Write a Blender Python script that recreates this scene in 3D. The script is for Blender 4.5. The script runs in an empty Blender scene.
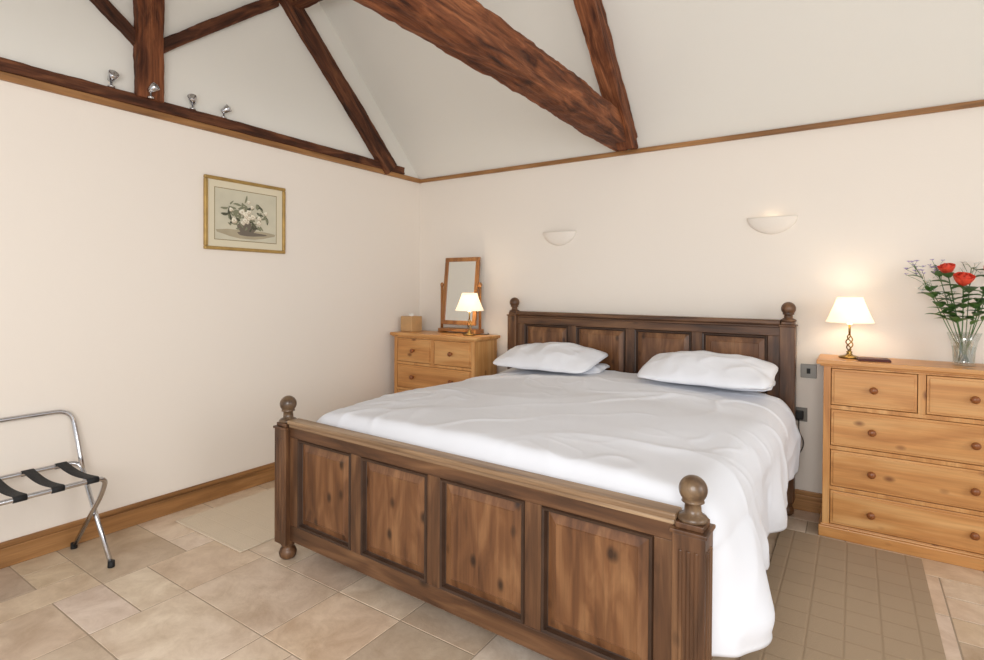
import bpy, bmesh, math, random
from mathutils import Vector, Matrix, noise
random.seed(7)
S = bpy.context.scene
COL = S.collection
PI = math.pi
try: S.view_settings.view_transform = 'Standard'
except Exception: pass

# ---------------------------------------------------------------- room numbers
HC = 1.375; D = 3.912; LX = -3.452; H = 2.4; RX = 3.0; FY = -0.912; RIDGE_Y = 1.5; RIDGE_Z = H + (D - RIDGE_Y)

# ---------------------------------------------------------------- materials
def lin(c):
    c = c/255.0
    return c/12.92 if c <= .04045 else ((c+.055)/1.055)**2.4
def rgb(r, g, b): return (lin(r), lin(g), lin(b), 1)
def newmat(name):
    m = bpy.data.materials.new(name); m.use_nodes = True
    nt = m.node_tree; b = nt.nodes['Principled BSDF']
    return m, nt, b
def plain(name, col, rough=.5, metal=0, bump=0, bscale=200, var=0, vscale=3, **kw):
    m, nt, b = newmat(name)
    b.inputs['Base Color'].default_value = col
    b.inputs['Roughness'].default_value = rough; b.inputs['Metallic'].default_value = metal
    for k, v in kw.items(): b.inputs[k.replace('_', ' ')].default_value = v
    tc = nt.nodes.new('ShaderNodeTexCoord')
    if var:
        n = nt.nodes.new('ShaderNodeTexNoise'); n.inputs['Scale'].default_value = vscale; n.inputs['Detail'].default_value = 5
        nt.links.new(tc.outputs['Object'], n.inputs['Vector'])
        r = nt.nodes.new('ShaderNodeValToRGB')
        c = list(col)
        r.color_ramp.elements[0].position = .3; r.color_ramp.elements[1].position = .7
        r.color_ramp.elements[0].color = [x*(1-var) for x in c[:3]]+[1]
        r.color_ramp.elements[1].color = [min(1, x*(1+var)) for x in c[:3]]+[1]
        nt.links.new(n.outputs['Fac'], r.inputs['Fac']); nt.links.new(r.outputs['Color'], b.inputs['Base Color'])
    if bump:
        n = nt.nodes.new('ShaderNodeTexNoise'); n.inputs['Scale'].default_value = bscale; n.inputs['Detail'].default_value = 4
        nt.links.new(tc.outputs['Object'], n.inputs['Vector'])
        bp = nt.nodes.new('ShaderNodeBump'); bp.inputs['Strength'].default_value = bump; bp.inputs['Distance'].default_value = .01
        nt.links.new(n.outputs['Fac'], bp.inputs['Height']); nt.links.new(bp.outputs['Normal'], b.inputs['Normal'])
    return m
def wood(name, dark, mid, light, axis='X', rough=.42, knots=.0, across=9, along=.9, bump=.25, contrast=(.3, .5, .7), knotcol=None, fine=(.82, 1.1), bdist=.004, kr_=(.05, .17), dist=.9, spec=.5):
    m, nt, b = newmat(name); L = nt.links; N = nt.nodes
    b.inputs['Specular IOR Level'].default_value = spec
    tc = N.new('ShaderNodeTexCoord'); oi = N.new('ShaderNodeObjectInfo')
    sc = N.new('ShaderNodeVectorMath'); sc.operation = 'SCALE'; sc.inputs[0].default_value = (7.3, 5.1, 9.7)
    L.new(oi.outputs['Random'], sc.inputs['Scale'])
    ad = N.new('ShaderNodeVectorMath'); ad.operation = 'ADD'
    L.new(tc.outputs['Object'], ad.inputs[0]); L.new(sc.outputs[0], ad.inputs[1])
    def mapped(ac, al):
        mp = N.new('ShaderNodeMapping'); v = [ac]*3; v['XYZ'.index(axis)] = al
        mp.inputs['Scale'].default_value = v; L.new(ad.outputs[0], mp.inputs['Vector']); return mp
    n1 = N.new('ShaderNodeTexNoise'); n1.inputs['Scale'].default_value = 1.5; n1.inputs['Detail'].default_value = 7; n1.inputs['Distortion'].default_value = dist
    L.new(mapped(across, along).outputs[0], n1.inputs['Vector'])
    n2 = N.new('ShaderNodeTexNoise'); n2.inputs['Scale'].default_value = 1; n2.inputs['Detail'].default_value = 3
    L.new(mapped(110, 4).outputs[0], n2.inputs['Vector'])
    r = N.new('ShaderNodeValToRGB'); e = r.color_ramp.elements
    e[0].position = contrast[0]; e[0].color = dark; e[1].position = contrast[2]; e[1].color = light
    x = e.new(contrast[1]); x.color = mid
    L.new(n1.outputs['Fac'], r.inputs['Fac'])
    mr = N.new('ShaderNodeMapRange'); mr.inputs['From Min'].default_value = .3; mr.inputs['From Max'].default_value = .7
    mr.inputs['To Min'].default_value = fine[0]; mr.inputs['To Max'].default_value = fine[1]
    L.new(n2.outputs['Fac'], mr.inputs['Value'])
    mu = N.new('ShaderNodeVectorMath'); mu.operation = 'SCALE'
    L.new(r.outputs['Color'], mu.inputs[0]); L.new(mr.outputs[0], mu.inputs['Scale'])
    out = mu.outputs[0]
    if knots:
        vo = N.new('ShaderNodeTexVoronoi'); vo.inputs['Scale'].default_value = knots
        L.new(mapped(1.5, .9).outputs[0], vo.inputs['Vector'])
        kr = N.new('ShaderNodeMapRange'); kr.inputs['From Min'].default_value = kr_[0]; kr.inputs['From Max'].default_value = kr_[1]
        kr.inputs['To Min'].default_value = .85; kr.inputs['To Max'].default_value = 0
        L.new(vo.outputs['Distance'], kr.inputs['Value'])
        mx = N.new('ShaderNodeMix'); mx.data_type = 'RGBA'
        L.new(kr.outputs[0], mx.inputs[0]); L.new(out, mx.inputs[6]); mx.inputs[7].default_value = knotcol or [c*.45 for c in dark[:3]]+[1]
        out = mx.outputs[2]
    L.new(out, b.inputs['Base Color']); b.inputs['Roughness'].default_value = rough
    bp = N.new('ShaderNodeBump'); bp.inputs['Strength'].default_value = bump; bp.inputs['Distance'].default_value = bdist
    ad2 = N.new('ShaderNodeMath'); ad2.operation = 'MULTIPLY_ADD'; ad2.inputs[1].default_value = .25
    L.new(n2.outputs['Fac'], ad2.inputs[0]); L.new(n1.outputs['Fac'], ad2.inputs[2])
    L.new(ad2.outputs[0], bp.inputs['Height']); L.new(bp.outputs['Normal'], b.inputs['Normal'])
    return m
M = {}
M['wall'] = plain('cream wall paint', rgb(239, 230, 219), .9, bump=.05, bscale=90)
M['ceil'] = plain('pale ceiling paint', rgb(231, 228, 220), .95, bump=.05, bscale=60)
M['oakX'] = wood('oak trim x', rgb(122, 82, 44), rgb(156, 110, 64), rgb(182, 134, 84), 'X', .45)
M['oakY'] = wood('oak trim y', rgb(122, 82, 44), rgb(156, 110, 64), rgb(182, 134, 84), 'Y', .45)
for a in 'XYZ':
    M['pine'+a] = wood('honey pine '+a, rgb(184, 124, 68), rgb(207, 149, 88), rgb(221, 171, 112), a, .36, knots=6, across=8, bump=.06, knotcol=rgb(118, 66, 32), fine=(.9, 1.06), kr_=(.06, .18))
    M['bed'+a] = wood('stained frame '+a, rgb(64, 41, 26), rgb(96, 64, 41), rgb(128, 92, 62), a, .38, across=12, along=1.6, bump=.25, knots=5.0, dist=.7)
M['pinemir'] = wood('brown pine', rgb(130, 80, 40), rgb(162, 108, 58), rgb(186, 132, 78), 'Z', .35)
M['bedpanel'] = wood('walnut stained pine panel', rgb(84, 52, 31), rgb(118, 78, 48), rgb(148, 106, 70), 'Z', .36, knots=7.5, across=9, along=1.8, bump=.12, knotcol=rgb(34, 19, 12), kr_=(.08, .22), dist=.9)
M['beddark'] = plain('dark panel moulding', rgb(60, 41, 29), .42, var=.3, vscale=9)
M['bedcap'] = wood('worn bed rail', rgb(108, 82, 58), rgb(152, 122, 92), rgb(190, 162, 130), 'X', .4, across=14, dist=.4)
M['finial'] = wood('turned finial', rgb(66, 48, 34), rgb(98, 76, 56), rgb(128, 104, 78), 'Z', .28, across=8, along=8)
M['beam'] = wood('old red brown timber', rgb(62, 30, 16), rgb(116, 66, 39), rgb(158, 98, 62), 'X', .72, knots=3.4, across=10, along=1.9, bump=1.0, fine=(.62, 1.2), bdist=.022, dist=1.2, spec=.3, kr_=(.05, .2))
M['beamdark'] = wood('old dark timber', rgb(46, 25, 15), rgb(88, 50, 31), rgb(126, 79, 51), 'X', .72, across=10, along=1.9, bump=1.0, fine=(.62, 1.2), bdist=.018, dist=1.0, spec=.3)
M['chrome'] = plain('chrome', rgb(205, 205, 208), .18, 1)
M['black'] = plain('black webbing', rgb(22, 22, 24), .7, bump=.3, bscale=600)
M['rubber'] = plain('black rubber', rgb(18, 18, 18), .6)
M['linen'] = plain('white cotton', rgb(229, 231, 237), .85, bump=.08, bscale=350)
M['pillow'] = plain('white pillow cotton', rgb(234, 236, 242), .85, bump=.08, bscale=300)
M['mattress'] = plain('grey mattress ticking', rgb(176, 176, 180), .9, bump=.2, bscale=200)
M['brass'] = plain('antique brass', rgb(150, 122, 70), .25, 1)
M['gold'] = plain('gilt frame', rgb(184, 152, 92), .35, .6, var=.15, vscale=20)
M['plaster'] = plain('wall coloured plaster', rgb(238, 229, 218), .9)
M['steel'] = plain('brushed steel', rgb(120, 116, 110), .35, .8)
M['mirror'] = plain('mirror glass', rgb(235, 238, 236), .02, 1)
M['maroon'] = plain('maroon cover', rgb(78, 26, 24), .5, var=.2)
M['tissue'] = plain('light wood veneer', rgb(200, 160, 112), .45, var=.12, vscale=8)
M['stem'] = plain('green stem', rgb(78, 112, 56), .5)
M['leaf'] = plain('green leaf', rgb(84, 122, 60), .5, var=.35, vscale=14)
M['rose'] = plain('coral red petals', rgb(238, 80, 56), .5, var=.25, vscale=30)
M['rosep'] = plain('salmon petals', rgb(240, 116, 92), .5, var=.2, vscale=30)
M['white_fl'] = plain('white petals', rgb(240, 238, 232), .6)
M['lilac'] = plain('lilac petals', rgb(172, 154, 198), .6)
M['bulb'] = plain('bulb', rgb(255, 244, 224), .4, Emission_Color=rgb(255, 230, 190), Emission_Strength=5)
def glass(name, tint, fac):
    m, nt, b = newmat(name); N = nt.nodes; L = nt.links
    tr = N.new('ShaderNodeBsdfTransparent'); tr.inputs['Color'].default_value = tint
    gl = N.new('ShaderNodeBsdfGlossy'); gl.inputs['Roughness'].default_value = .03
    mx = N.new('ShaderNodeMixShader'); mx.inputs[0].default_value = fac; L.new(tr.outputs[0], mx.inputs[1]); L.new(gl.outputs[0], mx.inputs[2])
    L.new(mx.outputs[0], N['Material Output'].inputs['Surface']); return m
M['glass'] = glass('clear vase glass', (.95, .97, .965, 1), .17)
M['water'] = glass('vase water', (.92, .95, .93, 1), .06)
def shade_mat():
    m, nt, b = newmat('lit cream lampshade')
    b.inputs['Base Color'].default_value = rgb(250, 246, 236); b.inputs['Roughness'].default_value = .9
    b.inputs['Emission Color'].default_value = rgb(255, 238, 212); b.inputs['Emission Strength'].default_value = .46
    tr = nt.nodes.new('ShaderNodeBsdfTranslucent'); tr.inputs['Color'].default_value = rgb(255, 242, 222)
    mx = nt.nodes.new('ShaderNodeMixShader'); mx.inputs[0].default_value = .3
    o = nt.nodes['Material Output']
    nt.links.new(b.outputs[0], mx.inputs[1]); nt.links.new(tr.outputs[0], mx.inputs[2]); nt.links.new(mx.outputs[0], o.inputs['Surface'])
    return m
M['shade'] = shade_mat()
def tile_mat():
    m, nt, b = newmat('limestone tile'); L = nt.links; N = nt.nodes
    at = N.new('ShaderNodeAttribute'); at.attribute_name = 'tint'
    tc = N.new('ShaderNodeTexCoord')
    n1 = N.new('ShaderNodeTexNoise'); n1.inputs['Scale'].default_value = 6; n1.inputs['Detail'].default_value = 10; n1.inputs['Roughness'].default_value = .68; n1.inputs['Distortion'].default_value = .5
    n2 = N.new('ShaderNodeTexNoise'); n2.inputs['Scale'].default_value = 40; n2.inputs['Detail'].default_value = 5
    n3 = N.new('ShaderNodeTexNoise'); n3.inputs['Scale'].default_value = 2.2; n3.inputs['Detail'].default_value = 4
    sh = N.new('ShaderNodeVectorMath'); sh.operation = 'ADD'
    L.new(tc.outputs['Object'], sh.inputs[0])
    s2 = N.new('ShaderNodeVectorMath'); s2.operation = 'SCALE'; s2.inputs['Scale'].default_value = 23
    L.new(at.outputs['Color'], s2.inputs[0]); L.new(s2.outputs[0], sh.inputs[1])
    L.new(sh.outputs[0], n1.inputs['Vector']); L.new(tc.outputs['Object'], n2.inputs['Vector']); L.new(sh.outputs[0], n3.inputs['Vector'])
    r = N.new('ShaderNodeValToRGB'); e = r.color_ramp.elements
    e[0].position = .32; e[0].color = (.73, .66, .59, 1); e[1].position = .64; e[1].color = (1.05, 1.05, 1.04, 1)
    L.new(n1.outputs['Fac'], r.inputs['Fac'])
    r3 = N.new('ShaderNodeValToRGB'); e = r3.color_ramp.elements
    e[0].position = .35; e[0].color = (.96, .92, .90, 1); e[1].position = .65; e[1].color = (1.0, .98, .94, 1)
    L.new(n3.outputs['Fac'], r3.inputs['Fac'])
    m1 = N.new('ShaderNodeMix'); m1.data_type = 'RGBA'; m1.blend_type = 'MULTIPLY'; m1.inputs[0].default_value = 1
    m2 = N.new('ShaderNodeMix'); m2.data_type = 'RGBA'; m2.blend_type = 'MULTIPLY'; m2.inputs[0].default_value = 1
    L.new(at.outputs['Color'], m1.inputs[6]); L.new(r.outputs['Color'], m1.inputs[7])
    L.new(m1.outputs[2], m2.inputs[6]); L.new(r3.outputs['Color'], m2.inputs[7])
    L.new(m2.outputs[2], b.inputs['Base Color']); b.inputs['Roughness'].default_value = .4
    bp = N.new('ShaderNodeBump'); bp.inputs['Strength'].default_value = .25; bp.inputs['Distance'].default_value = .005
    L.new(n2.outputs['Fac'], bp.inputs['Height']); L.new(bp.outputs['Normal'], b.inputs['Normal'])
    return m
M['tile'] = tile_mat()
M['grout'] = plain('grout', rgb(166, 148, 128), .9)
def rug_mat(name, c1, c2, cell, mort):
    m, nt, b = newmat(name); L = nt.links; N = nt.nodes
    tc = N.new('ShaderNodeTexCoord'); br = N.new('ShaderNodeTexBrick')
    br.offset = 0; br.inputs['Scale'].default_value = 1; br.inputs['Brick Width'].default_value = cell; br.inputs['Row Height'].default_value = cell
    br.inputs['Mortar Size'].default_value = mort; br.inputs['Mortar Smooth'].default_value = 1
    br.inputs['Color1'].default_value = c1; br.inputs['Color2'].default_value = [x*.97 for x in c1[:3]]+[1]; br.inputs['Mortar'].default_value = c2
    L.new(tc.outputs['Object'], br.inputs['Vector']); L.new(br.outputs['Color'], b.inputs['Base Color'])
    n = N.new('ShaderNodeTexNoise'); n.inputs['Scale'].default_value = 200; L.new(tc.outputs['Object'], n.inputs['Vector'])
    ma = N.new('ShaderNodeMath'); ma.operation = 'SUBTRACT'; L.new(n.outputs['Fac'], ma.inputs[0]); L.new(br.outputs['Fac'], ma.inputs[1])
    bp = N.new('ShaderNodeBump'); bp.inputs['Strength'].default_value = .3; bp.inputs['Distance'].default_value = .005
    L.new(ma.outputs[0], bp.inputs['Height']); L.new(bp.outputs['Normal'], b.inputs['Normal'])
    b.inputs['Roughness'].default_value = .95
    return m
M['rugA'] = rug_mat('beige mat', rgb(219, 203, 180), rgb(216, 200, 176), .105, .004)
M['rugB'] = rug_mat('olive beige mat', rgb(170, 148, 122), rgb(159, 137, 111), .125, .008)

# ---------------------------------------------------------------- helpers
def box(bm, x0, x1, y0, y1, z0, z1, mi=0):
    v = [bm.verts.new(p) for p in ((x0,y0,z0),(x1,y0,z0),(x1,y1,z0),(x0,y1,z0),(x0,y0,z1),(x1,y0,z1),(x1,y1,z1),(x0,y1,z1))]
    for f in ((0,3,2,1),(4,5,6,7),(0,1,5,4),(1,2,6,5),(2,3,7,6),(3,0,4,7)):
        g = bm.faces.new([v[i] for i in f]); g.material_index = mi
def lathe(bm, prof, c=(0,0,0), n=28, cap=True):
    rings = []
    for r, z in prof:
        rings.append([bm.verts.new((c[0]+r*math.cos(2*PI*k/n), c[1]+r*math.sin(2*PI*k/n), c[2]+z)) for k in range(n)])
    for a, b in zip(rings, rings[1:]):
        for k in range(n): bm.faces.new((a[k], a[(k+1)%n], b[(k+1)%n], b[k]))
    if cap:
        bm.faces.new(rings[0][::-1]); bm.faces.new(rings[-1])
def tube(bm, pts, r, n=10, cap=True):
    pts = [Vector(p) for p in pts]; rings = []; up = None
    for i, p in enumerate(pts):
        t = (pts[min(i+1, len(pts)-1)]-pts[max(i-1, 0)]).normalized()
        if up is None: up = Vector((0,0,1)) if abs(t.z) < .9 else Vector((1,0,0))
        a = (up - t*up.dot(t)).normalized(); b = t.cross(a); up = a
        rr = r[i] if isinstance(r, (list, tuple)) else r
        rings.append([bm.verts.new(p+a*rr*math.cos(2*PI*k/n)+b*rr*math.sin(2*PI*k/n)) for k in range(n)])
    for a, b in zip(rings, rings[1:]):
        for k in range(n): bm.faces.new((a[k], a[(k+1)%n], b[(k+1)%n], b[k]))
    if cap: bm.faces.new(rings[0][::-1]); bm.faces.new(rings[-1])
def fillet(pts, r, n=6):
    pts = [Vector(p) for p in pts]; out = [pts[0]]
    for a, b, c in zip(pts, pts[1:], pts[2:]):
        d1 = (a-b); d2 = (c-b); q = min(r, d1.length*.45, d2.length*.45)
        p = b+d1.normalized()*q; s = b+d2.normalized()*q
        for i in range(n+1):
            t = i/n; out.append(p*(1-t)**2+b*2*t*(1-t)+s*t*t)
    out.append(pts[-1]); return out
def obj(name, bm, mat, parent=None, smooth=False, bevel=0, loc=None, solid=0, seg=2):
    bmesh.ops.recalc_face_normals(bm, faces=bm.faces)
    me = bpy.data.meshes.new(name); bm.to_mesh(me); bm.free()
    for m in (mat if isinstance(mat, list) else [mat]): me.materials.append(m)
    if smooth:
        for p in me.polygons: p.use_smooth = True
    o = bpy.data.objects.new(name, me); COL.objects.link(o)
    if parent: o.parent = parent
    if loc: o.location = loc
    if solid:
        s = o.modifiers.new('solid', 'SOLIDIFY'); s.thickness = solid; s.offset = 0
    if bevel:
        b = o.modifiers.new('bevel', 'BEVEL'); b.width = bevel; b.segments = seg; b.limit_method = 'ANGLE'; b.angle_limit = math.radians(40)
    return o
def smooth_by_angle(o, ang=40):
    me = o.data
    for p in me.polygons: p.use_smooth = True
    bm = bmesh.new(); bm.from_mesh(me)
    for e in bm.edges:
        if len(e.link_faces) == 2 and e.calc_face_angle(0) > math.radians(ang): e.smooth = False
    bm.to_mesh(me); bm.free()
def tag(o, label, cat, group=None):
    o['label'] = label; o['category'] = cat
    if group: o['group'] = group
    return o
def thing(name, label, cat, loc=(0,0,0), rz=0, group=None):
    o = bpy.data.objects.new(name, None); COL.objects.link(o); o.location = loc; o.rotation_euler = (0,0,rz); o.empty_display_size = .1
    return tag(o, label, cat, group)
def struct(name, bm, mat, **k):
    o = obj(name, bm, mat, **k); o['kind'] = 'structure'; return o
def kids(o): return [c for c in bpy.data.objects if c.parent == o]
def dup(root, loc, rz, label, group=None):
    def cp(o, par):
        c = o.copy(); COL.objects.link(c); c.parent = par
        for k in kids(o): cp(k, c)
        return c
    ks = kids(root); r = root.copy(); COL.objects.link(r); r.location = loc; r.rotation_euler = (0,0,rz); r['label'] = label
    for k in ks: cp(k, r)
    if group: r['group'] = group
    return r
def poly(bm, pts, mi=0):
    f = bm.faces.new([bm.verts.new(p) for p in pts]); f.material_index = mi; return f

# ---------------------------------------------------------------- setting
U = .19
bm = bmesh.new(); cl = bm.loops.layers.float_color.new('tint')
nx, ny = 36, 28; occ = [[False]*ny for _ in range(nx)]; x00, y00 = LX, FY-.1
tints = [rgb(229,213,195), rgb(219,202,183), rgb(234,220,204), rgb(208,190,170), rgb(224,206,184), rgb(198,182,164), rgb(230,211,187)]
rt = random.Random(23)
for j in range(ny):
    for i in range(nx):
        if occ[i][j]: continue
        opts = [(2,2),(2,2),(2,2),(1,1),(1,1),(2,1),(1,2),(3,2),(2,3)]; rt.shuffle(opts)
        for w, h in opts+[(1,1)]:
            if i+w <= nx and j+h <= ny and not any(occ[i+a][j+b] for a in range(w) for b in range(h)): break
        for a in range(w):
            for b in range(h): occ[i+a][j+b] = True
        g = .0022; x0, x1, y0, y1 = x00+i*U+g, x00+(i+w)*U-g, y00+j*U+g, y00+(j+h)*U-g
        x1 = min(x1, RX+.3); y1 = min(y1, D)
        if x1-x0 < .02 or y1-y0 < .02: continue
        c = rt.choice(tints); k = rt.uniform(.92, 1.04); c = (c[0]*k, c[1]*k*rt.uniform(.98,1.01), c[2]*k*rt.uniform(.95,1.02), 1)
        e = .002
        P = [(x0,y0),(x1,y0),(x1,y1),(x0,y1)]; Q = [(x0+e,y0+e),(x1-e,y0+e),(x1-e,y1-e),(x0+e,y1-e)]
        lo = [bm.verts.new((*p,-.003)) for p in P]; hi = [bm.verts.new((*p,0)) for p in Q]
        fs = [bm.faces.new(hi)]+[bm.faces.new((lo[q],lo[(q+1)%4],hi[(q+1)%4],hi[q])) for q in range(4)]
        for f in fs:
            for l in f.loops: l[cl] = c
f0 = poly(bm, [(LX-.1,FY-.1,-.0018),(RX+.3,FY-.1,-.0018),(RX+.3,D+.1,-.0018),(LX-.1,D+.1,-.0018)], 1)
struct('floor', bm, [M['tile'], M['grout']])
bm = bmesh.new(); box(bm, LX-.1, LX, FY, D+.1, -.01, H); struct('wall_left', bm, M['wall'])
bm = bmesh.new(); box(bm, LX, RX, D, D+.1, -.01, H); struct('wall_back', bm, M['wall'])
bm = bmesh.new()
ga = [(LX,FY,H),(LX,D,H),(LX,RIDGE_Y,RIDGE_Z)]; gb = [(LX-.1,y,z) for _,y,z in ga]
a = [bm.verts.new(p) for p in ga]; b = [bm.verts.new(p) for p in gb]
bm.faces.new(a); bm.faces.new(b[::-1])
for i in range(3): bm.faces.new((a[i],b[i],b[(i+1)%3],a[(i+1)%3]))
struct('wall_gable', bm, M['ceil'])
bm = bmesh.new()
for y, s in ((D, 1), (FY, -1)):
    P = [(LX-.1,y,H),(RX,y,H),(RX,RIDGE_Y,RIDGE_Z),(LX-.1,RIDGE_Y,RIDGE_Z)]
    lo = [bm.verts.new(p) for p in P]; hi = [bm.verts.new((p[0],p[1]+.07*s,p[2]+.07)) for p in P]
    bm.faces.new(lo); bm.faces.new(hi[::-1])
    for i in range(4): bm.faces.new((lo[i],hi[i],hi[(i+1)%4],lo[(i+1)%4]))
struct('ceiling', bm, M['ceil'])
bm = bmesh.new(); box(bm, LX, LX+.022, FY, D, 2.372, 2.412); struct('trim_1', bm, M['oakY'], bevel=.004)
bm = bmesh.new(); box(bm, LX, RX, D-.022, D, 2.375, 2.408); struct('trim_2', bm, M['oakX'], bevel=.004)
bm = bmesh.new(); box(bm, LX, LX+.02, FY, D, 0, .098); box(bm, LX, LX+.014, FY, D, .098, .125); struct('baseboard_left', bm, M['oakY'], bevel=.004)
bm = bmesh.new(); box(bm, LX+.02, RX, D-.02, D, 0, .098); box(bm, LX+.02, RX, D-.014, D, .098, .125); struct('baseboard_back', bm, M['oakX'], bevel=.004)

# ---------------------------------------------------------------- timbers
def timber(name, p0, p1, w, h, mat, parent, amp=.012, seed=0, up=(0,0,1)):
    p0, p1 = Vector(p0), Vector(p1); d = p1-p0; Ln = d.length; d.normalize()
    upv = Vector(up); side = d.cross(upv).normalized(); u2 = side.cross(d)
    bm = bmesh.new(); n = max(8, int(Ln/.03)); ring = []
    cs = [(-1,-1),(1,-1),(1,1),(-1,1)]
    prof = []
    for i in range(4):
        a, b = cs[i], cs[(i+1)%4]
        for t in (.06, .2, .4, .6, .8, .94): prof.append((a[0]+(b[0]-a[0])*t, a[1]+(b[1]-a[1])*t))
    for i in range(n+1):
        x = Ln*i/n; r = []
        for (a, b) in prof:
            q = Vector((x*1.1+seed*7, a*.6+seed, b*.6))
            k = amp*noise.noise(q*1.1)*1.1 + amp*.6*noise.noise(Vector((x*6+seed, a*3, b*3))) + amp*.45*noise.noise(Vector((x*19+seed, a*6, b*6)))
            yy, zz = a*w/2, b*h/2; l = math.hypot(yy, zz)
            r.append(bm.verts.new((x, yy*(1+k/l), zz*(1+k/l))))
        ring.append(r)
    m = len(prof)
    for A, B in zip(ring, ring[1:]):
        for k in range(m): bm.faces.new((A[k],A[(k+1)%m],B[(k+1)%m],B[k]))
    bm.faces.new(ring[0][::-1]); bm.faces.new(ring[-1])
    o = obj(name, bm, mat, parent)
    smooth_by_angle(o, 30)
    mw = Matrix((( d.x, side.x, u2.x, p0.x),(d.y, side.y, u2.y, p0.y),(d.z, side.z, u2.z, p0.z),(0,0,0,1)))
    if parent: mw = Matrix.Translation(-Vector(parent.location)) @ mw
    o.matrix_basis = mw
    return o
# truss set against the left gable
t1 = thing('roof_truss', 'dark old timber roof truss set against the left gable, with an upright post and struts', 'roof truss', (LX, RIDGE_Y, 2.41))
xt = LX+.012
timber('tie_beam', (xt-.01, FY+.02, 2.443), (xt-.01, 3.66, 2.443), .07, .062, M['beamdark'], t1, .006, 1)
def raf(par, x, ss, w, h, mat, seed):
    c = ss - h/2*1.41421   # centre line Y+z = c
    z0 = 2.42; y0 = c-z0
    timber('rafter', (x, y0, z0), (x, RIDGE_Y, c-RIDGE_Y), w, h, mat, par, .011, seed, up=(0,.7,.7))
    timber('rafter', (x, 2*RIDGE_Y-y0, z0), (x, RIDGE_Y, c-RIDGE_Y), w, h, mat, par, .011, seed+3, up=(0,-.7,.7))
raf(t1, xt+.005, 6.0, .085, .135, M['beamdark'], 2)
timber('king_post', (xt+.01, 1.516, 2.46), (xt+.01, 1.516, 4.42), .09, .145, M['beam'], t1, .010, 8, up=(0,1,0))
timber('strut', (xt, 1.56, 2.775), (xt, 2.35, 3.41), .05, .07, M['beamdark'], t1, .009, 9)
timber('strut', (xt, 1.47, 2.775), (xt, .68, 3.41), .05, .07, M['beamdark'], t1, .009, 10)
# free standing truss over the bed
t2 = thing('roof_truss', 'large red brown hewn timber truss crossing the room above the bed', 'roof truss', (-1.43, RIDGE_Y, 2.41))
timber('tie_beam', (-1.415, FY+.02, 2.50), (-1.415, D-.03, 2.495), .175, .185, M['beam'], t2, .015, 21)
raf(t2, -1.36, 6.285, .115, .15, M['beam'], 22)
timber('king_post', (-1.42, RIDGE_Y, 2.6), (-1.42, RIDGE_Y, 4.6), .12, .15, M['beam'], t2, .01, 28, up=(0,1,0))
timber('strut', (-1.42, 1.56, 2.8), (-1.42, 2.5, 3.62), .08, .09, M['beam'], t2, .008, 29)
timber('strut', (-1.42, 1.44, 2.8), (-1.42, .5, 3.62), .08, .09, M['beam'], t2, .008, 30)
pu = timber('roof_purlin', (LX+.005, 2.50, 3.475), (RX-.2, 2.50, 3.475), .09, .12, M['beamdark'], None, .008, 40)
tag(pu, 'dark timber purlin leaving the left truss at the top edge of the ceiling', 'beam')

# small spotlights on the rail
sp = thing('spotlight', 'leftmost of the four small chrome spotlights on the dark rail above the left wall', 'spotlight', (LX+.03, 1.323, 2.474), 0, 'small spotlights on the rail above the left wall')
bm = bmesh.new(); lathe(bm, [(.018,0),(.018,.008),(.006,.012),(.005,.04)], n=16); obj('base', bm, M['chrome'], sp, True)
bm = bmesh.new(); lathe(bm, [(.008,-.03),(.016,-.024),(.02,0),(.026,.028),(.022,.03),(.012,.012)], n=18)
bmesh.ops.rotate(bm, verts=bm.verts, cent=(0,0,0), matrix=Matrix.Rotation(math.radians(55), 3, 'Y')); bmesh.ops.translate(bm, verts=bm.verts, vec=(.01,0,.055))
obj('lamp_head', bm, M['chrome'], sp, True)
dup(sp, (LX+.085, 1.50, 2.455), .5, 'small chrome spotlight on the rail in front of the upright timber post')
dup(sp, (LX+.03, 1.765, 2.474), -.6, 'small chrome spotlight on the rail, first one to the right of the upright post')
dup(sp, (LX+.03, 1.964, 2.474), .9, 'rightmost of the four small chrome spotlights on the dark rail above the picture')

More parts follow.
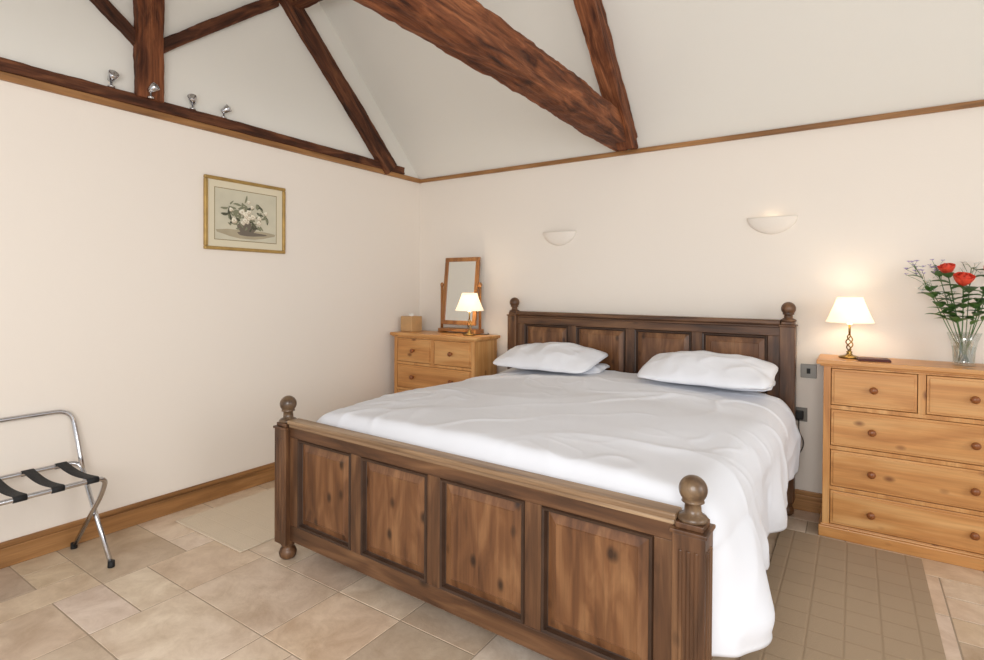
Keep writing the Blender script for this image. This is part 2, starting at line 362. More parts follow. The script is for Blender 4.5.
# ---------------------------------------------------------------- bed
BO = Vector((-2.393, 1.715, 0)); BR = math.radians(-1.445); BW = 2.0; BL = 2.115
RM = Matrix.Rotation(BR, 3, 'Z')
def B(x, y, z): return BO + RM @ Vector((x, y, z))
bed = thing('bed', 'large dark stained wooden panelled bed with turned ball finials', 'bed', BO, BR)
def panelled(name, y, zc0, zc1, zp0, zp1):
    bm = bmesh.new(); fy0, fy1 = y-.022, y+.022
    xs = [.11+i*.462 for i in range(4)]; pw = .395
    box(bm, .04, BW-.04, fy0, fy1, zp1, zc1)
    box(bm, .04, BW-.04, fy0, fy1, zc0, zp0)
    fr = obj(name, bm, M['bedX'], bed, bevel=.003)
    edges = [(.04, xs[0])]+[(xs[i]+pw, xs[i+1]) for i in range(3)]+[(xs[3]+pw, BW-.04)]
    for a, b in edges:
        bm = bmesh.new(); box(bm, a, b, fy0+.0005, fy1-.0005, zp0, zp1); obj('stile', bm, M['bedZ'], fr, bevel=.002)
    for i, x in enumerate(xs):
        bm = bmesh.new()
        def ring(ins, d): return [bm.verts.new((x+ins, y+d, zp0+ins)), bm.verts.new((x+pw-ins, y+d, zp0+ins)), bm.verts.new((x+pw-ins, y+d, zp1-ins)), bm.verts.new((x+ins, y+d, zp1-ins))]
        R = [ring(-.002,-.014), ring(.004,-.026), ring(.013,-.024), ring(.018,-.008), ring(.021,-.005), ring(.052,-.013), ring(.055,-.016)]
        for q, (a, b) in enumerate(zip(R, R[1:])):
            for k in range(4):
                f = bm.faces.new((a[k],a[(k+1)%4],b[(k+1)%4],b[k])); f.material_index = 1 if q < 4 else 0
        bm.faces.new(R[-1])
        Rb = ring(-.002, .016); bm.faces.new(Rb[::-1])
        for k in range(4): bm.faces.new((R[0][k],Rb[k],Rb[(k+1)%4],R[0][(k+1)%4])).material_index = 1
        obj('panel', bm, [M['bedpanel'], M['beddark']], fr)
    return fr
foot = panelled('footboard', 0, .105, .690, .185, .625)
bm = bmesh.new(); box(bm, .04, BW-.04, -.036, .036, .692, .712); box(bm, .045, BW-.045, -.029, .029, .676, .692)
obj('top_rail', bm, M['bedcap'], foot, bevel=.006)
head = panelled('headboard', BL, .30, 1.165, .42, 1.095)
bm = bmesh.new(); box(bm, .04, BW-.04, -.045+BL, .03+BL, 1.165, 1.195); box(bm, .045, BW-.045, -.032+BL, .025+BL, 1.145, 1.165)
obj('top_rail', bm, M['bedX'], head, bevel=.007)
def post(x, y, zt, zk, w, reed):
    bm = bmesh.new(); h = w/2
    box(bm, x-h, x+h, y-h, y+h, .085, zt-.03)
    box(bm, x-h-.006, x+h+.006, y-h-.006, y+h+.006, zt-.03, zt-.018)
    box(bm, x-h*.85, x+h*.85, y-h*.85, y+h*.85, zt-.018, zt)
    if reed:
        for k in (-1, 0, 1):
            for (dx, dy) in ((k*w*.24, -h+.003), (h-.003 if x > 1 else -h+.003, k*w*.24)):
                tube(bm, [(x+dx, y+dy, .15), (x+dx, y+dy, zt-.075)], .008, 8)
    p = obj('post', bm, M['bedZ'], bed, bevel=.004)
    bm = bmesh.new(); R = .041; zc = zk-R*.97
    prof = [(.042, zt), (.045, zt+.008), (.038, zt+.016), (.025, zt+.022), (.023, zc-R*.95), (.033, zc-R*.86), (.032, zc-R*.78)]
    for i in range(1, 13):
        a = -PI*.30+ (PI*.5+PI*.30)*i/12; prof.append((max(.002, R*math.cos(a)), zc+R*math.sin(a)))
    lathe(bm, prof, (x, y, 0)); o = obj('finial', bm, M['finial'] if reed else M['bedZ'], p, True)
    bm = bmesh.new(); lathe(bm, [(.028,0),(.04,.012),(.044,.032),(.036,.052),(.026,.06),(.034,.07),(.04,.085)], (x, y, 0)); obj('bun_foot', bm, M['bedZ'], p, True)
for x in (0, BW): post(x, 0, .694, .825, .094, True); post(x, BL, 1.185, 1.305, .084, False)
for x in (0, BW):
    bm = bmesh.new(); box(bm, x-.016, x+.016, .05, BL-.04, .18, .38); obj('side_rail', bm, M['bedX'], bed, bevel=.003)
bm = bmesh.new(); box(bm, .02, BW-.02, .03, BL-.03, .30, .335); obj('slat_base', bm, M['bedX'], bed)
bm = bmesh.new(); box(bm, .06, BW-.06, .045, BL-.06, .337, .66)
o = obj('mattress', bm, M['mattress'], bevel=.05, seg=5); o.location = BO; o.rotation_euler = (0,0,BR)
tag(o, 'grey white mattress on the wooden bed under the duvet', 'mattress')

# duvet
def nz(x, y, z=0): return noise.noise(Vector((x, y, z)))
def sst(a, b, x):
    t = max(0, min(1, (x-a)/(b-a))); return t*t*(3-2*t)
def duvet():
    bm = bmesh.new(); NS, NY = 260, 240; ymin, ymax = .056, 1.96
    grid = []
    for j in range(NY+1):
        v = j/NY; y = ymin+(ymax-ymin)*v; row = []
        front = 1-math.exp(-((y-ymin)/.07)**2)
        xl = .06-.07*min(1, y/.6); xr = 2.035+.02*front+.012*nz(y*1.7, 3.3)
        zt = .712+.006*nz(y*2, 9); r = .12
        hemR = .255+.035*nz(y*2.6, 5.5)+.08*max(0, (y-1.2)/.7)**1.5-.02*math.sin(y*7)
        DR = zt-r-hemR; DL = .25
        segs = [DL, r*PI/2, (xr-xl)-2*r, r*PI/2, DR]; tot = sum(segs)
        for i in range(NS+1):
            s = tot*i/NS; q = s; dropR = 0; dropL = 0; top = 0
            if q < segs[0]: x, z, n = xl, zt-r-DL+q, (-1, 0); dropL = 1-q/DL
            elif q < segs[0]+segs[1]:
                a = (q-segs[0])/r; x, z, n = xl+r-r*math.cos(a), zt-r+r*math.sin(a), (-math.cos(a), math.sin(a)); top = math.sin(a)
            elif q < sum(segs[:3]):
                x = xl+r+q-segs[0]-segs[1]; z, n = zt, (0, 1); top = 1
            elif q < sum(segs[:4]):
                a = (q-sum(segs[:3]))/r; x, z, n = xr-r+r*math.sin(a), zt-r+r*math.cos(a), (math.sin(a), math.cos(a)); top = math.cos(a)
            else:
                q -= sum(segs[:4]); x, z, n = xr, zt-r-q, (1, 0); dropR = q/DR
            w = max(0, min(1, (x-xl)/(xr-xl)))
            z += top*(.055*max(0, math.sin(PI*w))**.6 + .028*sst(1.25, 1.6, y)*sst(0, .12, w)*sst(0, .12, 1-w))
            px = x if top > .01 else (x + (dropR*DR if dropR else -dropL*DL))
            big = nz(px*1.6+.4, y*1.5+4)
            mid = nz(px*3.4+9+y, y*2.2+1-px)
            wx = px+.22*nz(px*1.2, y*1.2, 2); wy = y+.22*nz(px*1.2, y*1.2, 7)
            m1 = sst(-.1, .35, nz(px*1.5, y*1.5, 20)); m2 = sst(-.05, .35, nz(px*1.8, y*1.8, 30)); m3 = sst(-.15, .3, nz(px*2.1, y*2.1, 40))
            c1 = max(0, 1-abs(nz(wx*1.3+wy*.6, wy*1.7-wx*.8, 1))*4)**2
            c2 = max(0, 1-abs(nz(wx*2.6-wy*2.0, wy*1.9+wx*1.5, 5))*4.6)**2
            c3 = max(0, 1-abs(nz(wx*4.5+wy*3.5, wy*5-wx*2.5, 12))*4.5)**2
            dn = .020*big + .009*mid + .013*c1*(.35+.65*m1) + .009*c2*(.2+.8*m2) + .005*c3*m3
            if dropR:
                e = min(1, dropR*1.15)**.8
                ph = y*9.5+1.8*nz(y*1.6, dropR*.7, 3)-dropR*1.1+2.1
                fold = math.sin(ph); fold = math.copysign(abs(fold)**.85, fold)
                fl = math.exp(-((y-.30)/.20)**2)
                dn = dn*(1-.2*dropR) + e*(.008+.032*fold*(1-.25*fl)+.013*math.sin(y*23+4*nz(y*2, dropR, 4)-dropR*1.8))
                dn += .135*dropR**.7*fl*(1-.25*sst(.75, 1, dropR)) - .012*e*math.exp(-((y-.82)/.22)**2)
                dn = max(dn, -.012)*front
            x2 = x+n[0]*dn; z2 = z+n[1]*dn; y2 = y
            if dropR: y2 = y + (.03*dropR*nz(y*3, dropR*2, 11))*front
            if top > 0: z2 -= top*.09*math.exp(-((y-ymin)/.04)**2)
            row.append(bm.verts.new((x2, y2, z2)))
        grid.append(row)
    for j in range(NY):
        for i in range(NS): bm.faces.new((grid[j][i], grid[j][i+1], grid[j+1][i+1], grid[j+1][i]))
    o = obj('duvet', bm, M['linen'], smooth=True, solid=.010)
    o.location = BO; o.rotation_euler = (0,0,BR)
    return tag(o, 'creased white duvet spread over the bed and hanging down its right side', 'duvet')
duvet()
def pillow(name, x, y, z, w, d, h, tilt, rz, label, seed):
    bm = bmesh.new(); n = 48; tops = []; bots = []
    for j in range(n+1):
        v = -1+2*j/n; rt_, rb = [], []
        for i in range(n+1):
            u = -1+2*i/n
            cr = 1-.10*(abs(u)*abs(v))**4
            px = u*w/2*cr*(1-.03*(1-abs(v))*abs(u)); py = v*d/2*cr*(1-.04*(1-abs(u))*abs(v))
            a_ = max(0, 1-abs(u)**2.0); b_ = max(0, 1-abs(v)**2.0)
            prof = (a_*b_)**.6
            wr = .022*nz(u*1.6+seed, v*1.6)+.012*((1-abs(nz(u*2.2+seed*3, v*2.2, 4)))**5-.3)+.018*nz(u*5+seed, v*1.2, 9)*abs(u)
            edge = .016*nz(u*2+seed*5, v*2, 3)*max(abs(u), abs(v))**3
            rt_.append((px, py+.012*nz(u*3, seed)*abs(v), h*.66*prof + wr*prof + edge)); rb.append((px, py, -h*.34*prof + edge))
        tops.append(rt_); bots.append(rb)
    T = [[bm.verts.new(p) for p in r] for r in tops]
    Bt = [[(T[j][i] if i in (0,n) or j in (0,n) else bm.verts.new(bots[j][i])) for i in range(n+1)] for j in range(n+1)]
    for j in range(n):
        for i in range(n):
            bm.faces.new((T[j][i],T[j][i+1],T[j+1][i+1],T[j+1][i])); bm.faces.new((Bt[j][i],Bt[j+1][i],Bt[j+1][i+1],Bt[j][i+1]))
    o = obj(name, bm, M['pillow'], smooth=True)
    o.location = B(x, y, z); o.rotation_euler = (tilt, 0, BR+rz)
    return tag(o, label, 'pillow', 'white pillows on the bed')
pillow('pillow', .53, 1.90, .812, .74, .29, .07, .10, .03, 'lower white pillow of the left pair, mostly under the top one', 1)
pillow('pillow', .49, 1.83, .868, .80, .47, .15, .22, -.03, 'top white pillow of the left pair, nearest the dressing mirror', 2)
pillow('pillow', 1.61, 1.90, .812, .70, .29, .07, .10, .0, 'lower white pillow of the right pair, mostly under the top one', 3)
pillow('pillow', 1.59, 1.82, .880, .78, .47, .15, .22, .02, 'top white pillow of the right pair, nearest the light switch', 4)

# ---------------------------------------------------------------- chests
ch = thing('chest_of_drawers', 'honey pine chest of drawers right of the bed with flowers on top', 'chest of drawers', (.291, 3.566, 0), 0, 'matching pine chests of drawers')
dep = .322
bm = bmesh.new(); box(bm, -.435, -.40, 0, dep, .06, .957); box(bm, .40, .435, 0, dep, .06, .957); box(bm, -.40, .40, .20, dep, .06, .957)
for z0, z1 in ((.945,.957),(.718,.740),(.492,.513),(.266,.287),(.06,.075)): box(bm, -.40, .40, 0, .2, z0, z1)
box(bm, -.016, .016, 0, .2, .74, .945)
obj('body', bm, M['pineZ'], ch, bevel=.002)
bm = bmesh.new(); box(bm, -.47, .47, -.022, dep, .965, .989); box(bm, -.452, .452, -.012, dep, .955, .966); obj('top', bm, M['pineX'], ch, bevel=.007, seg=3)
bm = bmesh.new(); box(bm, -.452, .452, -.014, dep, 0, .062); box(bm, -.444, .444, -.008, dep, .062, .072); obj('plinth', bm, M['pineX'], ch, bevel=.005)
M['knob'] = plain('brown turned knob', rgb(140, 82, 40), .3)
def drawer(x0, x1, z0, z1, knobs):
    bm = bmesh.new(); g = .003
    box(bm, x0+g, x1-g, .002, .18, z0+g, z1-g); box(bm, x0+g+.012, x1-g-.012, -.004, .003, z0+g+.012, z1-g-.012)
    dr = obj('drawer', bm, M['pineX'], ch, bevel=.003)
    for kx in knobs:
        bm = bmesh.new(); lathe(bm, [(.012,0),(.010,.006),(.008,.012),(.016,.02),(.0195,.027),(.017,.034),(.008,.038),(.001,.039)], n=20)
        bmesh.ops.rotate(bm, verts=bm.verts, cent=(0,0,0), matrix=Matrix.Rotation(PI/2, 3, 'X'))
        bmesh.ops.translate(bm, verts=bm.verts, vec=(kx, -.003, (z0+z1)/2)); obj('knob', bm, M['knob'], dr, True)
drawer(-.40, -.016, .740, .945, [-.205]); drawer(.016, .40, .740, .945, [.205])
for z0, z1 in ((.513,.718),(.287,.492),(.075,.266)): drawer(-.40, .40, z0, z1, [-.21, .21])
dup(ch, (-2.935, 3.49, 0), 0, 'honey pine chest of drawers in the far corner with a mirror on top')
CT = .989
# ---------------------------------------------------------------- table lamps
def lamp(loc, label):
    t = thing('table_lamp', label, 'lamp', loc, 0, 'matching brass table lamps')
    bm = bmesh.new(); lathe(bm, [(.052,0),(.054,.006),(.046,.012),(.02,.018),(.012,.028),(.016,.036),(.008,.042)], n=28); obj('base', bm, M['brass'], t, True)
    bm = bmesh.new()
    for k in range(3):
        pts = []
        for i in range(25):
            u = i/24; a = 2*PI*k/3+u*2*PI*.9; r = .004+.013*math.sin(PI*u)**.8
            pts.append((r*math.cos(a), r*math.sin(a), .04+.095*u))
        tube(bm, pts, .0034, 7)
    tube(bm, [(0,0,.13),(0,0,.20)], .006, 10)
    obj('stem', bm, M['brass'], t, True)
    bm = bmesh.new(); lathe(bm, [(.012,.195),(.012,.215),(.022,.235),(.024,.25),(.016,.27),(.003,.276)], n=16); obj('bulb', bm, M['bulb'], t, True)
    bm = bmesh.new(); lathe(bm, [(.118,.205),(.116,.209),(.102,.24),(.088,.275),(.072,.317),(.062,.350)], n=40, cap=False); obj('lamp_shade', bm, M['shade'], t, True, solid=.002)
    l = bpy.data.lights.new('lamp_light', 'POINT'); l.energy = 1.3; l.color = (1, .84, .64); l.shadow_soft_size = .03
    lo = bpy.data.objects.new('lamp_light', l); COL.objects.link(lo); lo.parent = t; lo.location = (0,0,.30)
    return t
la = lamp((-.026, 3.735, CT+.001), 'lit table lamp with cream shade on the right chest beside the flowers')
lb = dup(la, (-2.655, 3.63, CT+.001), .7, 'lit table lamp with cream shade on the left chest in front of the mirror')
bm = bmesh.new(); tube(bm, fillet([(.05,.02,.004),(.10,.05,.004),(.13,0,.004),(.17,.04,.004),(.17,.16,.004)], .04), .003, 6); obj('power_cord', bm, M['rubber'], lb, True)
bm = bmesh.new(); box(bm, -.075, .075, -.05, .05, 0, .010); box(bm, -.072, .072, -.047, .047, .010, .014)
o = obj('notebook', bm, M['maroon'], bevel=.002); o.location = (.085, 3.665, CT+.001); o.rotation_euler = (0,0,.12); tag(o, 'small dark maroon notebook lying beside the lamp on the right chest', 'notebook')
# tissue box
t = thing('tissue_box', 'pale wooden tissue box cover in the corner on the left chest', 'tissue box', (-3.335, 3.67, CT+.001))
bm = bmesh.new(); box(bm, -.068, .068, -.068, .068, 0, .135); obj('cover', bm, M['tissue'], t, bevel=.004)
bm = bmesh.new(); lathe(bm, [(.03,.1352),(.03,.1372)], n=20); obj('opening_rim', bm, M['pineX'], t)
bm = bmesh.new(); n_ = 16
lo_ = [bm.verts.new((.022*math.cos(2*PI*k/n_), .022*math.sin(2*PI*k/n_), .136)) for k in range(n_)]
hi_ = [bm.verts.new(((.026+.010*math.sin(k*2.4))*math.cos(2*PI*k/n_), (.012+.008*math.cos(k*3.1))*math.sin(2*PI*k/n_), .158+.010*math.sin(k*1.9))) for k in range(n_)]
for k in range(n_): bm.faces.new((lo_[k], lo_[(k+1)%n_], hi_[(k+1)%n_], hi_[k]))
obj('tissue', bm, M['white_fl'], t)
# dressing mirror
t = thing('dressing_mirror', 'pine framed swivel dressing mirror standing on the left chest', 'mirror', (-2.865, 3.785, CT+.001), .02)
bm = bmesh.new(); box(bm, -.20, .20, -.065, .07, .012, .038)
for sx in (-1, 1): box(bm, sx*.18-.02, sx*.18+.02, -.07, .075, 0, .013)
obj('base', bm, M['pinemir'], t, bevel=.005)
for sx in (-1, 1):
    bm = bmesh.new(); x = sx*.205
    tube(bm, [(x,0,.036),(x,0,.40)], .012, 10); lathe(bm, [(.010,.40),(.016,.412),(.017,.425),(.010,.438),(.002,.441)], (x,0,0), 14)
    obj('upright', bm, M['pinemir'], t, True)
bm = bmesh.new(); w, h, fw = .183, .295, .036
for a in ((-w,w,-h,-h+fw),(-w,w,h-fw,h),(-w,-w+fw,-h+fw,h-fw),(w-fw,w,-h+fw,h-fw)): box(bm, a[0], a[1], -.012, .012, a[2], a[3])
fr = obj('frame', bm, M['pinemir'], t, bevel=.004); fr.location = (0, 0, .365); fr.rotation_euler = (math.radians(-6), 0, 0)
bm = bmesh.new(); box(bm, -w+fw-.002, w-fw+.002, -.004, .004, -h+fw-.002, h-fw+.002); obj('glass', bm, M['mirror'], fr)

# ---------------------------------------------------------------- vase and flowers
VX, VY, VZ = .475, 3.735, CT+.001
bm = bmesh.new(); lathe(bm, [(.001,.0),(.046,.0),(.048,.004),(.045,.02),(.047,.07),(.055,.12),(.072,.17),(.0705,.17),(.0535,.12),(.0455,.07),(.0435,.02),(.040,.012),(.001,.010)], n=36, cap=False)
o = obj('flower_vase', bm, M['glass'], smooth=True); o.location = (VX, VY, VZ); tag(o, 'clear flared glass vase holding flowers on the right chest', 'vase')
bm = bmesh.new(); lathe(bm, [(.001,.0125),(.039,.0125),(.0425,.021),(.0445,.07),(.049,.098),(.001,.098)], n=36, cap=False); obj('water', bm, M['water'], o, True)
def petals(bm, c, R, layers, lean):
    c = Vector(c); T = Matrix.Rotation(lean[0], 3, 'X') @ Matrix.Rotation(lean[1], 3, 'Y')
    for L_ in range(layers):
        rr = R*(.30+.70*L_/(layers-1)); nP = 3+L_
        for k in range(nP):
            ph = 2*PI*k/nP+L_*.7; g = []
            for j in range(7):
                v = j/6; row = []
                for i in range(7):
                    u = -1+2*i/6; a = ph+u*(.9)*(.45+.55*math.sin(v*PI*.75+.3))
                    r = rr*(.2+.85*math.sin(min(1, v*1.25)*PI/2)) + (rr*.22*max(0, v-.6)*(1.5 if L_ >= layers-1 else -1.4)) + R*.04*math.sin(u*5+k)*v
                    z = R*2.1*v*(1-.25*L_/layers)-R*.22*u*u*v*v
                    row.append(bm.verts.new(c + T @ Vector((r*math.cos(a), r*math.sin(a), z-R*.8))))
                g.append(row)
            for j in range(6):
                for i in range(6): bm.faces.new((g[j][i],g[j][i+1],g[j+1][i+1],g[j+1][i]))
def leaf(p, d, L_, W, par):
    bm = bmesh.new()
    p = Vector(p); d = Vector(d).normalized(); s = d.cross(Vector((0,0,1))).normalized()
    n = s.cross(d); rows = []
    for j in range(8):
        v = j/7; c = p+d*L_*v-Vector((0,0,1))*L_*.35*v*v; w = max(.0008, W*math.sin(PI*min(1, v*.95+.05))**.8*(1-.3*v))
        rows.append([bm.verts.new(c-s*w+n*w*.3), bm.verts.new(c), bm.verts.new(c+s*w+n*w*.3)])
    for a, b in zip(rows, rows[1:]):
        bm.faces.new((a[0],a[1],b[1],b[0])); bm.faces.new((a[1],a[2],b[2],b[1]))
    return obj('leaf', bm, M['leaf'], par, True)
def stem_pts(hx, hy, hz, foot):
    p0 = Vector((foot[0], foot[1], .018)); p1 = Vector((hx*.36, hy*.36, .17)); p2 = Vector((hx, hy, hz)); out = []
    q = Vector((hx*.6, hy*.6, .17+(hz-.17)*.6))
    c = [p0, p1, q, p2]
    for i in range(15):
        t_ = i/14; out.append(c[0]*(1-t_)**3+c[1]*3*t_*(1-t_)**2+c[2]*3*t_*t_*(1-t_)+c[3]*t_**3)
    return out
rf = random.Random(3)
def rose(hx, hy, hz, R, mat, label, foot, lean):
    t = thing('rose', label, 'flower', (VX, VY, VZ), 0, 'roses in the glass vase')
    P = stem_pts(hx, hy, hz, foot)
    bm = bmesh.new(); tube(bm, P, .0028, 7); obj('stem', bm, M['stem'], t, True)
    bm = bmesh.new(); petals(bm, (hx, hy, hz+R*.4), R, 5, lean); obj('bloom', bm, mat, t, True)
    for i in (7, 8, 9, 10, 11, 12, 13):
        a = rf.uniform(-PI-.4, -.2); leaf(P[i], (math.cos(a), math.sin(a)*.7, .45), rf.uniform(.08, .12), rf.uniform(.028, .038), t)
rose(-.075, -.03, .485, .031, M['rose'], 'upper left coral red rose in the glass vase', (.02, .01), (.35, -.2))
rose(-.015, -.06, .425, .037, M['rose'], 'lowest coral red rose at the front of the glass vase', (-.02, .01), (.45, .1))
rose(.10, .0, .475, .030, M['rosep'], 'paler salmon rose at the right side of the glass vase', (-.01, -.02), (.3, .3))
def sprig(hx, hy, hz, mat, label, foot, n=15, spread=.04, leaves=5):
    t = thing('flower_sprig', label, 'flower', (VX, VY, VZ), 0, 'small flower sprigs in the glass vase')
    P = stem_pts(hx, hy, hz, foot)
    st = bmesh.new(); tube(st, P, .002, 6); bl = bmesh.new()
    for k in range(n):
        b0 = P[rf.choice((11, 12, 13, 14))]; e = Vector((hx+rf.uniform(-1,1)*spread, hy+rf.uniform(-1,1)*spread, hz+rf.uniform(-1.2,.8)*spread))
        tube(st, [b0, (b0+e)/2+Vector((0,0,.004)), e], .0009, 4)
        for q in range(5):
            a = 2*PI*q/5+k; r = .011
            poly(bl, [e, e+Vector((r*math.cos(a-.4), r*math.sin(a-.4), r*.8)), e+Vector((1.3*r*math.cos(a), 1.3*r*math.sin(a), r*.5)), e+Vector((r*math.cos(a+.4), r*math.sin(a+.4), r*.8))])
    obj('stem', st, M['stem'], t, True)
    bmesh.ops.remove_doubles(bl, verts=bl.verts, dist=.0001)
    o = obj('blossom', bl, mat, t)
    for k in range(leaves):
        a = rf.uniform(-PI-.4, -.2); leaf(P[rf.choice((7, 8, 9, 10, 11, 12))], (math.cos(a), math.sin(a)*.7, .6), rf.uniform(.08, .12), rf.uniform(.022, .034), t)
sprig(-.21, -.01, .52, M['lilac'], 'lilac sprig reaching farthest left out of the vase', (.02, 0))
sprig(-.16, -.03, .43, M['white_fl'], 'white sprig low on the left of the bouquet', (.02, .01), leaves=6)
sprig(-.12, .03, .53, M['lilac'], 'lilac sprig behind the upper left rose', (.015, -.01))
sprig(.03, .04, .51, M['white_fl'], 'white sprig standing upright at the top middle of the bouquet', (0, .01), leaves=6)
sprig(.14, .02, .55, M['lilac'], 'lilac sprig at the upper right of the bouquet', (-.02, 0))
sprig(.15, -.03, .42, M['white_fl'], 'white sprig low on the right of the bouquet', (-.02, .01), leaves=6)
sprig(-.07, -.05, .37, M['white_fl'], 'short leafy sprig over the front rim of the vase', (.01, .01), n=4, leaves=7)
sprig(.05, -.05, .35, M['leaf'], 'short green leafy sprig leaning right over the vase rim', (0, .015), n=3, leaves=7)

# ---------------------------------------------------------------- wall things
def sconce(X, label):
    t = thing('wall_sconce', label, 'wall light', (X, D, 1.725), 0, 'plaster wall lights above the bed')
    bm = bmesh.new(); n, m = 28, 12; g = []
    for j in range(m+1):
        b = PI/2*j/m; row = []
        for i in range(n+1):
            a = PI*i/n; row.append(bm.verts.new((-.146*math.cos(a)*math.sin(b)**.9, -.048*math.sin(a)*math.sin(b)**.9-.001, .11*(1-math.cos(b))**.8)))
        g.append(row)
    for j in range(m):
        for i in range(n):
            try: bm.faces.new((g[j][i],g[j][i+1],g[j+1][i+1],g[j+1][i]))
            except Exception: pass
    bmesh.ops.remove_doubles(bm, verts=bm.verts, dist=.0004)
    obj('bowl', bm, M['plaster'], t, True, solid=.003)
    bm = bmesh.new(); box(bm, -.03, .03, -.02, -.001, .04, .09); obj('bracket', bm, M['steel'], t)
    return t
s1 = sconce(-1.973, 'white plaster half bowl wall light above the left pillows')
s2 = dup(s1, (-.452, D, 1.738), 0, 'white plaster half bowl wall light above the right finial of the headboard')
l = bpy.data.lights.new('added_sconce_glow', 'POINT'); l.energy = .09; l.color = (1, .8, .55); l.shadow_soft_size = .015  # added weak point light, imitating warm glow cast by the table lamp below
lo = bpy.data.objects.new('added_sconce_glow', l); COL.objects.link(lo); lo.parent = s2; lo.location = (0, -.03, .08)
t = thing('light_switch', 'brushed steel light switch on the wall between headboard and right chest', 'light switch', (-.238, D, .875))
bm = bmesh.new(); box(bm, -.043, .043, -.008, -.0005, -.043, .043); obj('plate', bm, M['steel'], t, bevel=.002)
bm = bmesh.new(); box(bm, -.010, .010, -.013, -.007, -.016, .016); obj('rocker', bm, M['rubber'], t, bevel=.001)
t = thing('power_socket', 'dark wall socket low beside the headboard post', 'socket', (-.285, D, .60))
bm = bmesh.new(); box(bm, -.043, .043, -.008, -.0005, -.043, .043); obj('plate', bm, M['steel'], t, bevel=.002)
t = thing('power_plug', 'black plug with a thin cord hanging in the socket beside the bed', 'plug', (-.285, D, .60))
bm = bmesh.new(); box(bm, -.024, .024, -.05, -.009, -.026, .024); obj('plug_body', bm, M['rubber'], t, bevel=.006)
bm = bmesh.new(); tube(bm, fillet([(0,-.04,-.02),(.0,-.06,-.09),(.035,-.05,-.17),(.0,-.06,-.25),(-.05,-.06,-.33),(-.05,-.07,-.55)], .07), .003, 7); obj('cord', bm, M['rubber'], t, True)

# framed print
PW, PH = .588, .474
t = thing('framed_picture', 'gilt framed floral still life hanging on the left wall', 'picture', (LX, 2.14, 1.856), PI/2)
bm = bmesh.new(); fw = .022
for (x0,x1,z0,z1) in ((-PW/2,PW/2,-PH/2,-PH/2+fw),(-PW/2,PW/2,PH/2-fw,PH/2),(-PW/2,-PW/2+fw,-PH/2+fw,PH/2-fw),(PW/2-fw,PW/2,-PH/2+fw,PH/2-fw)): box(bm, x0, x1, -.022, -.001, z0, z1)
obj('frame', bm, M['gold'], t, bevel=.005)
M['mat'] = plain('cream picture mount', rgb(222, 212, 186), .8)
bm = bmesh.new(); a, b = PW/2-fw, PH/2-fw; box(bm, -a, a, -.010, -.002, -b, b); obj('mount', bm, M['mat'], t)
pc = [plain('print ground', rgb(206,200,178), .8, var=.08, vscale=6), plain('print dark leaves', rgb(86,86,68), .8), plain('print mid leaves', rgb(134,134,108), .8), plain('print cream petals', rgb(238,232,214), .8), plain('print petal shade', rgb(206,190,164), .8), plain('print bowl', rgb(116,106,94), .8), plain('print table', rgb(176,164,138), .8, var=.1, vscale=8), plain('print line', rgb(150,134,98), .8)]
bm = bmesh.new(); a, b = .222, .166
def flat(x0,x1,z0,z1,mi,k): poly(bm, [(x0,-.0105-k*.00006,z0),(x1,-.0105-k*.00006,z0),(x1,-.0105-k*.00006,z1),(x0,-.0105-k*.00006,z1)], mi)
flat(-a-.005,a+.005,-b-.005,b+.005,7,0); flat(-a,a,-b,b,0,2)
def blob(cx, cz, rx, rz, rot, mi, k, n=14, wob=.15):
    pts = []
    for i in range(n):
        q = 2*PI*i/n; r = 1+wob*math.sin(3*q+cx*40); x = rx*r*math.cos(q); z = rz*r*math.sin(q)
        X_ = cx+x*math.cos(rot)-z*math.sin(rot); Z_ = cz+x*math.sin(rot)+z*math.cos(rot)
        pts.append((max(-a, min(a, X_)), -.0105-k*.00006, max(-b, min(b, Z_))))
    poly(bm, pts, mi)
rp = random.Random(5)
blob(.0,-.12,.21,.03,0,6,4); blob(.03,-.118,.11,.014,0,5,5); blob(0,-.082,.07,.045,0,5,6)
k = 7
for i in range(75):
    q = rp.uniform(0, 2*PI); r = rp.uniform(.02, .15); blob(r*1.2*math.cos(q), .012+.72*r*math.sin(q), rp.uniform(.012,.028), rp.uniform(.005,.010), rp.uniform(0,PI), rp.choice((1,2,2)), k); k += 1
for i in range(21):
    q = rp.uniform(0, 2*PI); r = rp.uniform(.0, .125); cx, cz = r*1.15*math.cos(q), .015+.65*r*math.sin(q); R = rp.uniform(.013,.023)
    blob(cx, cz, R, R*.9, 0, 4, k); blob(cx-.002, cz+.003, R*.8, R*.7, 0, 3, k+1); blob(cx, cz, R*.3, R*.25, 0, 4, k+2); k += 3
obj('print', bm, pc, t)

# ---------------------------------------------------------------- luggage rack
t = thing('luggage_rack', 'folding chrome luggage rack with black straps against the left wall', 'luggage rack', (-3.2, .86, 0))
XF, XB, Y0, Y1, ZS = .20, -.185, -.30, .30, .455
r = .0115
bm = bmesh.new(); tube(bm, fillet([(XB-.012,Y1-.02,.012),(XF-.06,Y1-.02,ZS-.10),(XF,Y1-.02,ZS),(XF,Y0+.02,ZS),(XF-.06,Y0+.02,ZS-.10),(XB-.012,Y0+.02,.012)], .06), r, 12); obj('leg_frame', bm, M['chrome'], t, True)
bm = bmesh.new(); tube(bm, fillet([(XF-.02,Y1+.006,.012),(XB+.10,Y1+.006,ZS-.14),(XB,Y1+.006,ZS),(XB,Y0-.006,ZS),(XB+.10,Y0-.006,ZS-.14),(XF-.02,Y0-.006,.012)], .06), r, 12); obj('leg_frame', bm, M['chrome'], t, True)
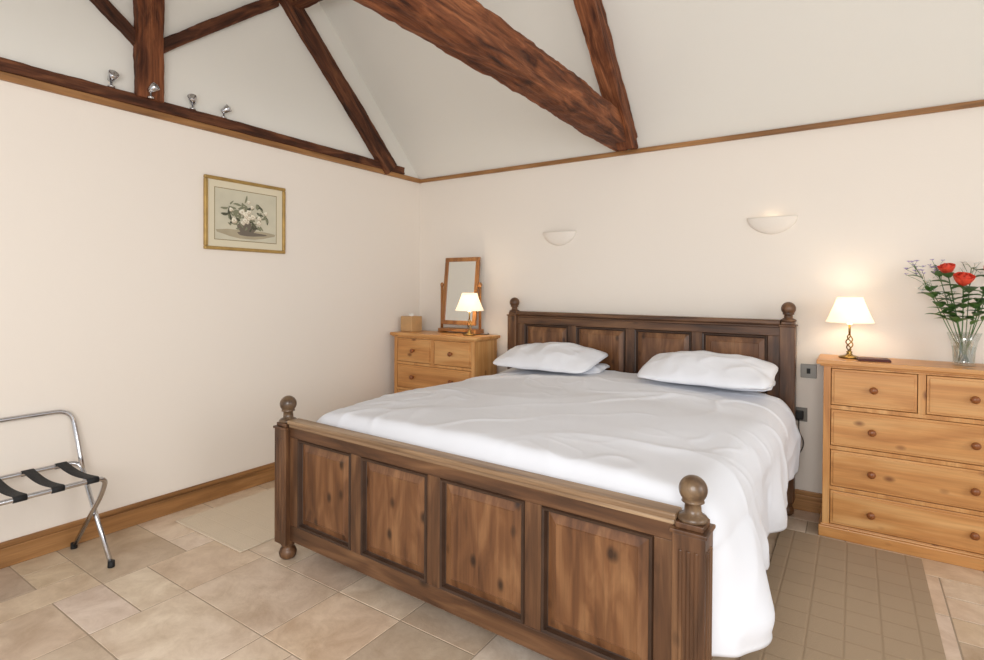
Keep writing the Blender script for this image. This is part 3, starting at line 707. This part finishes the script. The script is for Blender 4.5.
bm = bmesh.new(); tube(bm, fillet([(XB+.03,Y1+.006,ZS-.05),(XB-.02,Y1+.0,ZS+.1),(XB-.045,Y1-.02,.725),(XB-.045,Y0+.02,.725),(XB-.02,Y0,ZS+.1),(XB+.03,Y0-.006,ZS-.05)], .07), r, 12); obj('back_rail', bm, M['chrome'], t, True)
for (x, y) in ((XB-.012,Y1-.02),(XB-.012,Y0+.02),(XF-.02,Y1+.006),(XF-.02,Y0-.006)):
    bm = bmesh.new(); lathe(bm, [(.015,0),(.016,.004),(.015,.03)], (x,y,0), 14); obj('foot_cap', bm, M['rubber'], t, True)
for y in (.22, .085, -.05, -.185):
    bm = bmesh.new(); n = 14; A = []
    for i in range(n+1):
        u = i/n; x = XB+(XF-XB)*u; z = ZS+.013-.016*math.sin(PI*u)
        A.append([bm.verts.new((x, y-.024, z)), bm.verts.new((x, y+.024, z))])
    for p, q in zip(A, A[1:]): bm.faces.new((p[0],p[1],q[1],q[0]))
    for (e0, xr, s) in ((A[0], XB, -1), (A[-1], XF, 1)):
        prev = e0
        for i in range(1, 9):
            q = PI*i/8; c = (xr+s*.0135*math.sin(q), ZS+.0135*math.cos(q)); e = [bm.verts.new((c[0], y-.024, c[1])), bm.verts.new((c[0], y+.024, c[1]))]
            bm.faces.new((prev[0],prev[1],e[1],e[0])); prev = e
    obj('strap', bm, M['black'], t, True, solid=.002)

# ---------------------------------------------------------------- mats
def mat_(cx, cy, w, l, m, label):
    bm = bmesh.new(); box(bm, -w/2, w/2, -l/2, l/2, .001, .009)
    o = obj('floor_mat', bm, m, bevel=.003); o.location = (cx, cy, 0); return tag(o, label, 'mat')
mat_(-2.96, 2.25, .66, 1.30, M['rugA'], 'pale beige woven mat on the floor between the bed and the left wall')
mat_(-.025, 2.77, .64, 1.50, M['rugB'], 'olive beige mat with woven squares on the floor right of the bed')

# ---------------------------------------------------------------- lights, world, camera
w = bpy.data.worlds.new('world'); S.world = w; w.use_nodes = True
w.node_tree.nodes['Background'].inputs[0].default_value = (.94, .97, 1, 1); w.node_tree.nodes['Background'].inputs[1].default_value = .92
def area(name, loc, target, sx, sy, e, col):
    l = bpy.data.lights.new(name, 'AREA'); l.shape = 'RECTANGLE'; l.size = sx; l.size_y = sy; l.energy = e; l.color = col
    o = bpy.data.objects.new(name, l); COL.objects.link(o); o.location = loc
    o.rotation_euler = (Vector(target)-Vector(loc)).to_track_quat('-Z', 'Y').to_euler(); return o
area('window_light', (0, -.85, 1.75), (-2.6, 2.6, .8), 1.8, 1.3, 68, (1, .99, .98))
area('side_window_light', (2.7, 1.2, 1.7), (-2, 2.2, 1.2), 1.4, 1.2, 24, (1, .985, .965))
cam = bpy.data.cameras.new('camera'); co = bpy.data.objects.new('camera', cam); COL.objects.link(co); S.camera = co
f = 542.592; cam.sensor_width = 36; cam.lens = f*36/984; cam.shift_y = -(330-294.045)/984; cam.clip_start = .02
yw, pt, rl = map(math.radians, (33.815, -.542, .338))
F = Vector((-math.sin(yw)*math.cos(pt), math.cos(yw)*math.cos(pt), math.sin(pt))); R = Vector((math.cos(yw), math.sin(yw), 0)); Uv = R.cross(F)
R2 = R*math.cos(rl)+Uv*math.sin(rl); U2 = -R*math.sin(rl)+Uv*math.cos(rl)
co.matrix_world = Matrix(((R2.x,U2.x,-F.x,0),(R2.y,U2.y,-F.y,0),(R2.z,U2.z,-F.z,HC),(0,0,0,1)))
